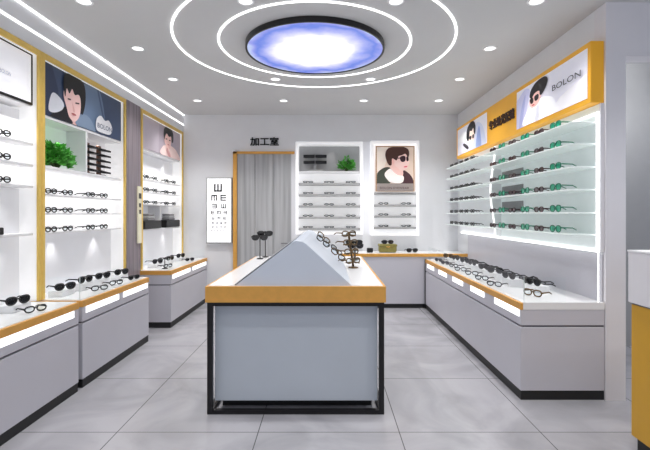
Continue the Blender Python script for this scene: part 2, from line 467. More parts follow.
# note: udir +y and up +z give a normal of +x
left_picture(Y0+.07, Y1-.075, 2.44, 2.835, [((241, 241, 246),)], t, 'white poster with faint grey lettering', texts=[('BOLON', (170, 172, 182), .79, .36, .07, .09), ('EYEWEAR', (205, 206, 214), .80, .22, .055, .05)], emit=.3)
for z in (2.10, 1.92, 1.74, 1.34): shelf(t, Y0+.05, Y1-.05, z)
glowback(t, Y0+.03, Y1-.03, 1.745, 2.30); glowback(t, Y0+.03, Y1-.03, 2.30, 2.39, 'paneldim'); glowback(t, Y0+.03, Y1-.03, CT+.002, 1.715, 'paneldim')
for y in (2.6, 3.4):
    spot(-2.55, y, 2.38, 2.2); spot(-2.55, y, 1.71, 2.0); spot(-2.55, y, 1.31, 2.0)
for r, z in enumerate((2.10, 1.92, 1.74)):
    for k, y in enumerate((2.9, 3.32)):
        if k == 0: continue
        wear('black', (-2.49, y, z), FL, 'black eyeglasses on the %s shelf of the white poster cabinet at left edge' % ['top', 'second', 'third'][r], 'eyeglasses in the near left cabinet')
tag(MB().box(-.05, .05, -.12, .12, 0, .055, None, .008).build('glasses_case', M['black']), 'black glasses case on the low shelf of the near left cabinet', 'case').location = (-2.53, 3.20, 1.3412)

# middle cabinet
Y0, Y1 = 3.72, 5.28
t = cabinet(Y0, Y1, CT, 'gold framed cabinet with plant niche and dark blue poster, middle of left wall')
dk = (58, 74, 104)
left_picture(Y0+.05, Y1-.05, 2.38, 2.85, [(dk,),
    ((44, 56, 84), [(0, 0), (.2, 0), (.16, .6), (.1, 1), (0, 1)], 0),
    ((98, 118, 146), [(.5, 1), (.66, 1), (.74, .3), (.64, .12), (.56, .05), (.44, .1), (.42, .4), (.44, .9)], 1),
    ((70, 88, 118), [(.62, 1.0), (.645, 1.0), (.73, .36), (.715, .3)], 0),
    ((224, 182, 178), [(.19, .2), (.25, .3), (.36, .2), (.36, .0), (.2, 0)], 0),
    ((18, 18, 26), [(.08, .03), (.14, .16), (.24, .3), (.3, .08), (.3, 0), (.1, 0)], 1),
    ((222, 224, 232), [(.06, .12), (.085, .42), (.13, .48), (.21, .36), (.2, .22), (.12, .1)], 1),
    ((120, 138, 162), [(.36, .0), (.36, .2), (.44, .3), (.52, .26), (.58, .1), (.58, .0)], 1),
    ((236, 196, 192), [(.225, .66), (.21, .5), (.24, .3), (.27, .12), (.33, .06), (.385, .2), (.405, .42), (.41, .7), (.33, .82)], 1),
    ((220, 170, 166), [(.3, .46), (.325, .34), (.335, .26), (.31, .26)], 0),
    ((16, 14, 18), [(.205, .74), (.215, .92), (.26, 1.0), (.38, 1.02), (.45, .9), (.46, .6), (.43, .3), (.405, .3), (.4, .56), (.375, .66), (.33, .62), (.3, .72), (.27, .6), (.24, .68), (.225, .5), (.212, .6)], 1),
    ((70, 44, 46), [(.25, .49), (.285, .5), (.285, .47), (.25, .46)], 0), ((70, 44, 46), [(.335, .47), (.38, .49), (.38, .46), (.335, .44)], 0),
    ((176, 92, 96), [(.285, .21), (.32, .225), (.345, .2), (.315, .18)], 1),
    ((226, 226, 230), [(.6, .06), (.6, .3), (.66, .42), (.72, .34), (.78, .38), (.83, .22), (.8, .06), (.7, .03)], 1),
    ], t, 'dark blue poster of a dark-haired person', texts=[('BOLON', (92, 100, 122), .61, .12, .21, .11)])
shelf(t, Y0+.05, Y1-.05, 1.93, .03); shelf(t, Y0+.05, Y1-.05, 2.37, .02)
box('divider', WL+.02, FX-.03, 4.46, 4.49, 1.93, 2.35, M['white'], t, .003)
glowback(t, Y0+.03, 4.46, 1.93, 2.35, 'panelgreen', WL+.028); glowback(t, 4.49, Y1-.03, 1.93, 2.35, 'nicheback', WL+.028)
glowback(t, Y0+.03, Y1-.03, CT+.002, 1.318, 'paneldim')
for z in (1.68, 1.51, 1.335): shelf(t, Y0+.05, Y1-.05, z, .016)
glowback(t, Y0+.03, Y1-.03, 1.34, 1.89)
for y in (4.1, 4.85): spot(-2.58, y, 2.33, 3.0); spot(-2.55, y, 1.30, 2.4)
for r, z in enumerate((1.68, 1.51, 1.335)):
    for k, y in enumerate((3.9, 4.15, 4.55, 4.82)):
        wear('black', (-2.49, y, z), FL, 'black-rimmed eyeglasses on the %s glowing shelf under the plant niche, %s from left' % (['upper', 'middle', 'lower'][r], ORD[k]), 'eyeglasses on glowing shelves of the middle left cabinet')

def plant(name, loc, sx, sy, sz, n, label, leaf=.055):
    t = thing(name, label, 'plant', (loc[0], loc[1], loc[2]+.002), 0, None, local=True)
    b = MB(); s = MB(); rnd = random.Random(n)
    for k in range(n):
        a = rnd.uniform(0, 2*PI); e = rnd.uniform(.05, 1); rr = math.sqrt(rnd.random())
        p = Vector((sx*rr*math.cos(a), sy*rr*math.sin(a), sz*(.12+.88*e*(1-.55*rr*rr))))
        d = Vector((math.cos(a)*.8+rnd.uniform(-.4, .4), math.sin(a)*.8+rnd.uniform(-.4, .4), rnd.uniform(-.2, .7))).normalized()
        u = d.cross(Vector((rnd.uniform(-1, 1), rnd.uniform(-1, 1), 1))).normalized(); L = leaf*rnd.uniform(.7, 1.3); nn = d.cross(u)*L*.12
        b.poly([p-d*L*.5, p+u*L*.26-d*L*.1, p+u*L*.2+d*L*.25+nn*.5, p+d*L*.6-nn])
        b.poly([p-d*L*.5, p+d*L*.6-nn, p-u*L*.2+d*L*.25+nn*.5, p-u*L*.26-d*L*.1])
        if k % 6 == 0: s.tube([(p.x*.1, p.y*.1, 0), (p.x*.5, p.y*.5, p.z*.7), p], .003, 5)
    b.build('foliage', M['leaf'], t, fix=False); s.build('stem', M['stem'], t)
    return t
plant('green_plant', (-2.565, 4.09, 1.93), .06, .26, .26, 420, 'bushy bright green plant in the niche under the dark blue poster', .075)

def rack(loc, rot, label, rows, w, dz, dep=.1, trays=('black',), group=None):
    t = thing('eyewear_rack', label, 'rack', (loc[0], loc[1], loc[2]+.0015), rot, group, local=True)
    box('backboard', -w*.3, w*.3, 0, .02, 0, rows*dz+.03, M['brown'], t, .003)
    box('base', -w*.45, w*.45, -dep*.5, .04, 0, .012, M['brown'], t, .003)
    for k in range(rows):
        z = .035+k*dz
        MB().prism([(-w/2, 0, z), (-w/2, -dep, z-.012), (-w/2, -dep, z+.008), (-w/2, 0, z+dz*.55)], (w, 0, 0)).build('tray', M['black'], t)
    return t
rack((-2.58, 4.66, 1.93), FL, 'brown stand of five dark trays, nearer of two in the middle cabinet niche', 5, .12, .062, group='dark tray stands in the niche')
rack((-2.58, 4.90, 1.93), FL, 'brown stand of five dark trays, farther of two in the middle cabinet niche', 5, .12, .062, group='dark tray stands in the niche')

# far cabinet
Y0, Y1 = 5.72, 7.385
t = cabinet(Y0, Y1, CT, 'gold framed cabinet beside the back wall with mauve portrait poster')
left_picture(Y0+.05, Y1-.05, 2.40, 2.85, [((172, 160, 172),),
    ((186, 176, 186), [(0, 0), (.4, 0), (.42, 1), (0, 1)], 0),
    ((236, 208, 204), [(.46, 0), (.5, .28), (.58, .36), (.66, .4), (.78, .4), (.9, .28), (.98, 0)], 1),
    ((240, 196, 190), [(.55, .72), (.54, .5), (.58, .36), (.62, .26), (.69, .3), (.72, .5), (.73, .76), (.64, .84)], 1),
    ((18, 14, 18), [(.52, .66), (.53, .88), (.58, 1.0), (.7, 1.02), (.78, .88), (.78, .58), (.735, .56), (.72, .74), (.66, .7), (.6, .78), (.56, .66), (.545, .54)], 1),
    ((60, 36, 40), [(.57, .6), (.61, .61), (.61, .57), (.57, .56)], 0), ((60, 36, 40), [(.66, .6), (.7, .61), (.7, .57), (.66, .56)], 0),
    ((190, 100, 104), [(.61, .42), (.64, .43), (.67, .41), (.64, .395)], 1),
    ((204, 150, 150), [(.6, .3), (.66, .18), (.7, .02), (.64, .02), (.6, .16)], 1)],
    t, 'mauve poster of a dark-haired person with pale face')
for z in (1.99, 1.815, 1.64): shelf(t, Y0+.05, Y1-.05, z, .016)
shelf(t, Y0+.05, Y1-.05, 1.29, .022)
box('divider', WL+.02, FX-.05, 6.50, 6.525, 1.29, 1.62, M['white'], t, .003)
glowback(t, Y0+.03, Y1-.03, 1.645, 2.14); glowback(t, Y0+.03, Y1-.03, 2.14, 2.36, 'paneldim'); glowback(t, Y0+.03, Y1-.03, CT+.002, 1.265, 'paneldim')
for y in (6.1, 6.9): spot(-2.55, y, 2.35, 2.2); spot(-2.55, y, 1.61, 1.8); spot(-2.55, y, 1.26, 2.2)
for r, z in enumerate((1.99, 1.815, 1.64)):
    for k, y in enumerate((5.95, 6.25, 6.7, 7.02)):
        wear('black', (-2.49, y, z), FL, 'black-rimmed eyeglasses on the %s shelf under the mauve poster, %s from left' % (['upper', 'middle', 'lower'][r], ORD[k]), 'eyeglasses on shelves of the far left cabinet')
for k, (y, nm) in enumerate(((6.12, 'near'), (6.92, 'far'))):
    tb = thing('storage_box', 'black drawer box on the low shelf of the far left cabinet, %s bay' % nm, 'box', (-2.555, y, 1.2915), 0, 'black drawer boxes', local=True)
    box('box_body', -.1, .09, -.30, .30, 0, .115, M['black'], tb, .004)
    box('drawer_front', .091, .1, -.29, .29, .008, .107, M['kick'], tb, .003)
    for j in range(3):
        o = MB().box(-.06, .06, -.13+.01*j, .13-.01*j, 0, .032, None, .01).build('glasses_case', M['midgrey'] if j % 2 else M['grey'])
        o.location = (-2.54, y, 1.408+j*.0325)
        tag(o, 'grey glasses case, %s in the stack on the %s black drawer box' % (['bottom', 'middle', 'top'][j], nm), 'case', 'grey cases stacked on drawer boxes')

# vertical sign on the grey purple pier
t = thing('vertical_sign', 'narrow cream upright sign with dark characters on purple-grey pier', 'sign', (FX, 5.64, 1.2))
box('sign_plate', FX, FX+.02, 5.585, 5.69, 1.12, 1.86, M['cream'], t, .003)
b = MB(); b.box(FX+.0205, FX+.024, 5.605, 5.672, 1.70, 1.77); b.build('emblem', M['black'], t)
for k, ch in enumerate('眼镜'):
    o = letters('character', ch, (FX+.02, 5.61, 1.585-k*.085), (0, 1, 0), .055, .055, M['black'], .004)
    o.parent = t; o.matrix_parent_inverse = Matrix.Translation(-t.location)

# ------------------------------------------------------------------ counters
def front_counter(name_label, side, xf, xw, y0, y1, top, patches, group, glass_h=.2, cat='counter'):
    """long counter along a side wall: xf front plane, xw wall plane; side=+1 faces +x (left wall), -1 faces -x"""
    s = side
    t = thing('display_counter', name_label, cat, ((xf+xw)/2, (y0+y1)/2, 0), 0, group)
    box('body', xf-s*.004, xw, y0, y1, .075, top-.20, M['body'], t, .004)
    b = MB(); b.box(xf-s*.03, xw, y0+.012, y1-.012, top-.20, top-.185); b.build('shadow_joint', M['groove'], t)
    band = box('drawer_band', xf-s*.004, xw, y0, y1, top-.185, top-.06, M['body'], t, .003)
    box('toe_kick', xf-s*.008, xw, y0+.006, y1-.006, 0, .075, M['kick'], t)
    b = MB(); b.box(xf, xf-s*.022, y0-.004, y1, top-.058, top-.006); b.box(xf-s*.022, xw, y0-.004, y0+.014, top-.058, top-.006) if side > 0 else None
    b.build('edge_band', M['gold'], t)
    box('worktop', xf-s*.002, xw, y0-.002, y1, top-.058, top, M['whitegloss'], t) if False else None
    box('worktop', xf-s*.0225, xw, y0+(.0145 if side > 0 else -.003), y1, top-.058, top, M['whitegloss'], t)
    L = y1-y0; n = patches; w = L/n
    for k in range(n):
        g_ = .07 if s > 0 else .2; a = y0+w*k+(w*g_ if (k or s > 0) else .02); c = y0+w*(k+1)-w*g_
        box('glare_patch', xf-s*.003, xf+s*.001, a, c, top-.118, top-.062, M['glowsoft'], band)  # reflected LED glare below the gold band, put in as glowing rectangles
    if glass_h:
        g = xf-s*.04
        MB().poly([(g, y0+.02, top), (g, y1-.02, top), (g, y1-.02, top+glass_h), (g, y0+.02, top+glass_h)]).build('glass_panel', M['glass'], t)
        MB().poly([(g-s*.007, y0+.022, top), (xw+s*.30, y0+.022, top), (xw+s*.30, y0+.022, top+glass_h), (g-s*.007, y0+.022, top+glass_h)]).build('glass_panel', M['glass'], t)
        b = MB(); b.box(g-s*.004, g, y0+.022, y0+.026, top, top+glass_h); b.build('glass_edge', M['glassedge'], t)
    return t
XF = -2.1
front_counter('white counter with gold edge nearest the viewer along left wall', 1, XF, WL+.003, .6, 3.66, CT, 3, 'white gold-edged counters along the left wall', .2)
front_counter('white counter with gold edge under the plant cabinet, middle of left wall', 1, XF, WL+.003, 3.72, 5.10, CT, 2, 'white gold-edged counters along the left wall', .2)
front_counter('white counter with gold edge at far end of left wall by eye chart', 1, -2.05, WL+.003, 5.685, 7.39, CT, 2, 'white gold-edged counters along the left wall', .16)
RT = .787
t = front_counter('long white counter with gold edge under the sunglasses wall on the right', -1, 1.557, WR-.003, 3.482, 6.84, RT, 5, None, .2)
box('corner_post', 1.551, 1.58, 6.842, 6.862, 0, RT, M['kick'], t)
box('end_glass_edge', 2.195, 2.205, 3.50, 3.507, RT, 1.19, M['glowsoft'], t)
box('back_glass', 2.229, 2.236, 3.5, 6.84, RT, 1.17, M['body'], t)

# back counter
t = thing('display_counter', 'white counter with gold edge along the back wall under glowing shelves', 'counter', (.9, 7.1, 0))
box('body', -.5, WR-.003, 6.875, WB-.003, .07, .82, M['body'], t, .004)
box('toe_kick', -.49, WR-.003, 6.895, WB-.003, 0, .07, M['kick'], t)
box('edge_band', -.51, WR-.003, 6.865, 6.885, .82, .868, M['gold'], t, .003)
box('worktop', -.51, WR-.003, 6.885, WB-.003, .82, .872, M['whitegloss'], t)

# risers with eyewear on the counters
nr = [0]
def riser(x, y, z, sx, sy, h, label):
    o = MB().box(-sx/2, sx/2, -sy/2, sy/2, 0, h, None, .004).build('display_riser', M['white']); o.location = (x, y, z+.001)
    return tag(o, label, 'riser', 'white display blocks on counters')
def on_counter(side, top, where, spots):
    """spots: (x, y, riser height or 0, kind, front glasses?)"""
    f = FL if side > 0 else FR
    for k, (x, y, h, kind, second) in enumerate(spots):
        if h:
            riser(x-side*.05, y+.03, top, .13, .2, h, 'white display block on %s, %s from the near end' % (where, ORD[k]))
        desc = {'sun': 'black sunglasses', 'black': 'black eyeglasses', 'smallsun': 'small black sunglasses', 'tort': 'tortoiseshell eyeglasses'}
        wear(kind, (x-side*.0, y, top+h), f-side*random.uniform(.15, .7), '%s on %s, %s from the near end' % (desc[kind], ('the block on ' if h else '')+where, ORD[k]), 'eyewear on the counters')
        if second:
            wear(second, (x+side*.155, y-.03, top+.0), f-side*random.uniform(.4, .8), '%s lying in front of the %s white block on %s' % (desc[second], ORD[k], where), 'eyewear on the counters')
on_counter(1, CT, 'the near left counter', [(-2.42, 3.30, .055, 'sun', None), (-2.33, 3.42, .0, 'black', None)] if False else [(-2.36, 3.30, .05, 'sun', 'black')])
on_counter(1, CT, 'the middle left counter', [(-2.38, 3.93, .05, 'sun', None), (-2.36, 4.22, .07, 'sun', 'black'), (-2.36, 4.55, .06, 'sun', 'black'), (-2.34, 4.92, .05, 'sun', 'smallsun')])
on_counter(1, CT, 'the far left counter', [(-2.36, 6.02, .05, 'sun', 'black'), (-2.34, 6.45, .05, 'sun', None), (-2.32, 6.85, .05, 'sun', 'smallsun')])
on_counter(-1, RT, 'the right counter', [
    (1.86, 3.92, .055, 'plum', 'black') if False else (1.90, 3.98, .055, 'sun', None),
    (1.80, 4.28, .07, 'sun', 'black'), (1.82, 4.68, .07, 'sun', 'black'), (1.84, 5.06, .06, 'sun', 'black'),
    (1.82, 5.42, .07, 'sun', 'black'), (1.84, 5.78, .06, 'sun', 'black'), (1.82, 6.12, .06, 'sun', 'smallsun'), (1.82, 6.48, .05, 'sun', 'smallsun')])
for k, y in enumerate((4.2, 4.46, 4.95, 5.5, 5.85, 6.3)):
    wear('sun', (2.03, y, RT), FR+random.uniform(-.2, .2), 'black sunglasses lying at the back of the right counter, %s from the near end' % ORD[k], 'sunglasses at the back of the right counter')
wear('tort', (1.78, 3.74, RT), FR+.5, 'tortoiseshell eyeglasses at the near end of the right counter', 'eyewear on the counters')

def peg(x, y, z, h, label, m):
    t = thing('eyewear_stand', label, 'stand', (x, y, z+.001), 0, None, local=True)
    MB().lathe([(0, 0), (.04, 0), (.04, .008), (.01, .014)], 20).build('base', m, t)
    MB().tube([(0, 0, .01), (0, 0, h)], .006, 8).build('post', m, t)
    MB().tube([(-.05, 0, h-.02), (0, -.015, h), (.05, 0, h-.02)], .007, 8).build('crossbar', m, t)
    return t
peg(-2.2, 5.86, CT, .14, 'small black stand at the near end of the far left counter', M['black'])
peg(1.95, 4.10, RT, .12, 'small black stand among sunglasses on the right counter near end', M['black'])

# ------------------------------------------------------------------ island
IX0, IX1, IY0, IY1, IT = -.909, .44, 3.22, 5.5, .963
t = thing('island_counter', 'long freestanding island counter with gold edge, black frame and blue-grey panels', 'counter', (-.235, 4.36, 0))
box('body', IX0+.055, IX1-.055, IY0+.07, IY1-.07, .078, IT-.123, M['bluegrey'], t, .004)
box('plinth', IX0+.09, IX1-.09, IY0+.17, IY1-.17, 0, .078, M['kick'], t)
b = MB(); f = .038
a0, a1, c0, c1 = IX0+.012, IX1-.012, IY0+.012, IY1-.012
for x in (a0, a1-f):
    for y in (c0, c1-f): b.box(x, x+f, y, y+f, 0, IT-.123)
for z in (0, IT-.123-.03):
    for x in (a0, a1-f): b.box(x, x+f, c0+f, c1-f, z, z+.03)
    for y in (c0, c1-f): b.box(a0+f, a1-f, y, y+f, z, z+.03)
b.build('metal_frame', M['blackmetal'], t)
b = MB(); e = .02; z0, z1 = IT-.123, IT-.004
b.box(IX0, IX1, IY0, IY0+e, z0, z1); b.box(IX0, IX1, IY1-e, IY1, z0, z1); b.box(IX0, IX0+e, IY0+e, IY1-e, z0, z1); b.box(IX1-e, IX1, IY0+e, IY1-e, z0, z1)
b.build('edge_band', M['gold'], t)
box('worktop', IX0+e, IX1-e, IY0+e, IY1-e, z0, IT, M['whitegloss'], t)
# ridge on top
HL, HR, HA, HZ = -.69, .186, -.205, 1.298
MB().prism([(HL, IY0+.022, IT), (HR, IY0+.022, IT), (HA+.05, IY0+.022, HZ-.025), (HA+.02, IY0+.022, HZ-.006), (HA-.03, IY0+.022, HZ), (HA-.07, IY0+.022, HZ-.02)], (0, IY1-IY0-.06, 0)).build('sloped_ridge', M['ridge'], t)
MB().prism([(HL-.012, IY0+.03, IT+.001), (HL, IY0+.03, IT+.012), (HA-.07, IY0+.03, HZ-.008), (HA-.077, IY0+.03, HZ-.018)], (0, IY1-IY0-.08, 0)).build('slope_panel', M['white'], t)
# eyewear on the right slope
ns = math.atan2(HZ-.02-IT, (HA+.05)-HR)   # slope angle
def on_slope(q, y, kind, lab):
    x = HR+(HA+.05-HR)*q; z = IT+(HZ-.02-IT)*q
    o = wear(kind, (x+.008, y, z+.009), 0, lab, 'eyeglasses on the island ridge'); o.rotation_euler = (0, -ns-PI if False else math.atan2(HZ-.02-IT, HR-HA-.05), 0)
k = 0
for y in (4.35, 4.95):
    for q in (.30, .74):
        on_slope(q, y, 'black' if (k % 3) else 'tort', '%s eyeglasses on right slope of island ridge, %s row, %s from near end' % ('black' if k % 3 else 'tortoiseshell', 'lower' if q < .5 else 'upper', ORD[k//2]))
        k += 1
def stand(x, y, z, h, lean, label, m, n):
    t = thing('eyewear_stand', label, 'stand', (x, y, z+.001), 0, None, local=True)
    MB().lathe([(0, 0), (.05, 0), (.05, .01), (.012, .016)], 24).build('base', m, t)
    MB().tube([(0, 0, .01), (lean*.5, 0, h*.5), (lean, 0, h)], .011, 8).build('post', m, t)
    for k in range(n):
        q = (k+.7)/n
        MB().tube([(lean*q-.07, -.02, h*q-.012), (lean*q, -.03, h*q), (lean*q+.07, -.02, h*q-.012)], .006, 6).build('peg', m, t)
    return t
stand(.262, 4.30, IT, .36, -.05, 'tall gold-brown eyewear stand on the right side of the island top', M['frbrown'], 4)
for k, (dz, dx, kind) in enumerate(((.045, -.004, 'tort'), (.135, -.02, 'tort'), (.225, -.03, 'tort'), (.31, -.045, 'tort'))):
    wear(kind, (.262+dx, 4.262, IT+dz), PI*.2, 'tortoiseshell eyeglasses hung on the tall island stand, %s from the top' % ORD[3-k], 'eyewear on the tall island stand')
for k, (x, y, h) in enumerate(((.345, 5.02, .22), (.37, 5.2, .17))):
    peg(x-.03, y, IT, h, 'slim black eyewear stand on the right of the island top, %s' % ['nearer of two', 'farther of two'][k], M['black'])
    wear('sun', (x-.03, y-.025, IT+h-.05), 0, 'black sunglasses on the %s slim stand at the right of the island' % ['nearer', 'farther'][k], 'sunglasses on slim island stands')
for k, (x, y, h) in enumerate(((-.80, 5.16, .28), (-.765, 5.36, .32))):
    peg(x, y, IT, h, 'slim black eyewear stand on the left of the island top, %s' % ['nearer of two', 'farther of two'][k], M['black'])
    wear('sun', (x, y-.025, IT+h-.06), 0.2, 'black sunglasses on the %s slim stand at the left of the island' % ['nearer', 'farther'][k], 'sunglasses on slim island stands')

# ------------------------------------------------------------------ back wall
o = letters('lettering_sign', '加工室', (-1.315, WB-.003, 2.665), (1, 0, 0), .49, .15, M['black'], .02, .02)
tag(o, 'black Chinese characters mounted on the wall above the grey door', 'sign')
t = thing('eye_chart', 'white lit eye test chart hanging left of the gold framed door', 'eye chart', (-1.83, WB, 1.0))
CY = WB-.06
box('chart_frame', -2.055, -1.615, CY, WB, 1.0, 2.12, M['midgrey'], t, .006)
face = box('chart_face', -2.035, -1.635, CY-.006, CY-.0005, 1.02, 2.10, mat('lit_chart_face', (250, 250, 252), .4, emit=.75, noise=.002), t)
b = MB()
def eglyph(cx, cz, s, rot):
    b = MB()
    R = [(-.5, -.5, .5, -.3), (-.5, -.1, .5, .1), (-.5, .3, .5, .5), (-.5, -.5, -.3, .5)]
    for x0, y0, x1, y1 in R:
        P = [(x0, y0), (x1, y0), (x1, y1), (x0, y1)]
        c, s_ = [(1, 0), (0, 1), (-1, 0), (0, -1)][rot]
        b.poly([(cx+s*(c*x-s_*y), CY-.0075, cz+s*(s_*x+c*y)) for x, y in P])
    b.build('chart_symbol', M['black'], face, fix=False)
for z, s, xs, rs in [(1.945, .135, [-.015], [1]), (1.775, .10, [-.08, .075], [3, 0]), (1.635, .08, [-.075, .08], [2, 1]), (1.525, .062, [-.105, .0, .105], [0, 3, 2]),
                    (1.43, .048, [-.1, 0, .1], [1, 3, 0]), (1.35, .038, [-.1, -.03, .04, .11], [0, 2, 1, 3]), (1.28, .03, [-.1, -.03, .04, .1], [1, 0, 3, 2]), (1.215, .024, [-.12, -.07, -.02, .03, .08], [0, 1, 2, 3, 1])]:
    for x, r in zip(xs, rs): eglyph(-1.835+x, z, s, r)

def led_frame(x0, x1, z0, z1, y, w, t, dep=.10):
    b = MB()
    b.box(x0, x0+w, y-dep, y, z0, z1); b.box(x1-w, x1, y-dep, y, z0, z1); b.box(x0+w, x1-w, y-dep, y, z1-w, z1); b.box(x0+w, x1-w, y-dep, y, z0, z0+w)
    b.build('frame', mat('lit_white_frame', (248, 248, 250), .4, emit=.35, noise=.002), t)
BZ0 = 1.16
t = thing('shelf_unit', 'tall white glowing shelf unit beside the door with plant on top', 'shelf', (0, WB, BZ0))
led_frame(-.52, .60, BZ0, 2.70, WB, .045, t, .22)
box('back_panel', -.475, .555, WB-.02, WB-.001, BZ0+.045, 2.655, M['panelmid'], t)
box('niche_back', -.475, .555, WB-.026, WB-.02, 2.21, 2.655, M['midgrey'], t)
SZ = [2.02, 1.835, 1.645, 1.455, 1.265]
box('shelf', -.475, .555, WB-.21, WB-.02, 2.19, 2.212, M['white'], t)
for z in SZ: box('shelf', -.475, .555, WB-.21, WB-.02, z-.04, z, M['midgrey'], t)  # grey colour and extra thickness imitate the shading between the glowing rows
for r, z in enumerate(SZ):
    for k, x in enumerate((-.32, .035, .40)):
        wear('tiny', (x, WB-.16, z), FB, 'thin black eyeglasses on the %s row of tall glowing back shelves, %s' % (['top', 'second', 'third', 'fourth', 'bottom'][r], ['left', 'centre', 'right'][k]), 'eyeglasses on tall glowing back shelves')
spot(.05, WB-.12, 2.63, 1.2)
plant('green_plant', (.33, WB-.115, 2.212), .14, .035, .27, 170, 'small green plant on top shelf of tall back wall unit', .07)
t = thing('eyewear_rack', 'grey rack of black bars on the top shelf of tall back unit', 'rack', (-.2, WB-.12, 2.2135), 0, None, local=True)
box('base', -.13, .13, -.05, .05, 0, .03, M['midgrey'], t, .004); box('post', -.02, .02, -.01, .01, .03, .29, M['midgrey'], t)
for z in (.13, .23):
    for x in (-.1, .1): box('tray', x-.095, x+.095, -.05, .03, z, z+.05, M['black'], t, .006)

t = thing('shelf_unit', 'white glowing shelf unit with framed portrait above the back counter', 'shelf', (1.15, WB, BZ0-.02))
led_frame(.735, 1.535, BZ0-.02, 2.72, WB, .045, t, .2)
box('back_panel', .78, 1.49, WB-.02, WB-.001, BZ0+.025, 2.675, M['panelmid'], t)
SB = [1.66, 1.475, 1.285]
for z in [1.86]+SB: box('shelf', .78, 1.49, WB-.19, WB-.02, z-.04, z, M['midgrey'], t)  # thick and grey here too, standing in for shelf shading
for r, z in enumerate(SB):
    for k, x in enumerate((.95, 1.33)):
        wear('tiny', (x, WB-.15, z), FB, 'thin black eyeglasses on the %s shelf under the framed portrait, %s' % (['top', 'middle', 'bottom'][r], ['left', 'right'][k]), 'eyeglasses on shelves under the portrait')
PX0, PX1, PZ0, PZ1 = .81, 1.46, 1.875, 2.635
b = MB(); b.box(PX0, PX1, WB-.20, WB-.18, PZ0, PZ1); b.build('portrait_frame', M['brown'] if False else mat('pale_bronze_frame', (196, 160, 128), .4, noise=.05), t)
def bp(pts): return [((x-30)/297, 1-(y-72)/320) for x, y in pts]
picture('portrait', (PX0+.02, WB-.202, PZ0+.01), (1, 0, 0), PX1-PX0-.04, PZ1-PZ0-.03, [((228, 206, 190),),
    ((240, 226, 214), bp([(30, 72), (120, 72), (90, 220), (30, 240)]), 1),
    ((66, 70, 60), bp([(40, 255), (90, 222), (140, 225), (130, 280), (140, 335), (30, 345), (30, 290)]), 1),
    ((74, 46, 52), bp([(215, 240), (260, 245), (310, 285), (330, 345), (230, 345)]), 1),
    ((240, 200, 192), bp([(150, 195), (200, 190), (240, 240), (235, 285), (170, 275), (140, 235)]), 1),
    ((250, 244, 240), bp([(135, 230), (92, 270), (118, 312), (150, 332), (235, 332), (246, 285), (205, 278), (170, 258)]), 1),
    ((246, 208, 202), bp([(165, 150), (200, 118), (250, 110), (280, 140), (286, 168), (292, 190), (284, 205), (276, 225), (250, 243), (222, 240), (195, 222), (170, 195)]), 1),
    ((240, 190, 182), bp([(150, 158), (168, 160), (172, 190), (160, 196), (148, 180)]), 1),
    ((72, 42, 34), bp([(105, 100), (130, 78), (180, 70), (245, 72), (282, 88), (292, 118), (283, 150), (262, 122), (232, 132), (205, 140), (190, 170), (165, 158), (152, 160), (148, 205), (124, 200), (106, 165), (98, 130)]), 1),
    ((52, 24, 34), bp([(218, 146), (246, 136), (262, 146), (260, 172), (240, 182), (222, 172)]), 1),
    ((52, 24, 34), bp([(268, 146), (284, 144), (286, 170), (272, 176)]), 1),
    ((60, 30, 38), bp([(170, 150), (222, 150), (222, 156), (170, 158)]), 0),
    ((208, 110, 120), bp([(250, 214), (276, 210), (272, 220), (252, 221)]), 1),
    ((150, 140, 136), bp([(30, 338), (327, 338), (327, 392), (30, 392)]), 0),
    ], t, 'portrait of a brown-haired person in sunglasses and dark jacket', texts=[('BOLON EYEWEAR', (96, 76, 78), .08, .04, .8, .05)], emit=.2)

# things on the back counter
o = MB().box(-.05, .05, -.04, .04, 0, .075, None, .015).build('glasses_case', M['black']); o.location = (.70, 7.05, .873); tag(o, 'small black case on the back counter left of the olive box', 'case')
t = thing('storage_box', 'olive green rounded box with handle on the back counter', 'box', (.99, 7.08, .8735), 0, None, local=True)
b = MB(); b.box(-.145, .145, -.08, .08, 0, .115, None, .03); b.build('box_body', M['olive'], t)
box('lid', -.15, .15, -.085, .085, .095, .135, M['olive'], t, .012)
MB().tube([(-.03, -.09, .1), (0, -.1, .09), (.03, -.09, .1)], .006, 6).build('clasp', M['gold'], t)
wear('sun', (.99, 7.05, 1.007), 0, 'black sunglasses lying on top of the olive green box', 'sunglasses on the back counter')
wear('sun', (1.39, 7.05, .872), .1, 'black sunglasses on the back counter right of the olive box', 'sunglasses on the back counter')
wear('smallsun', (.12, 7.05, .872), .1, 'small black sunglasses on the back counter behind the island', 'sunglasses on the back counter')

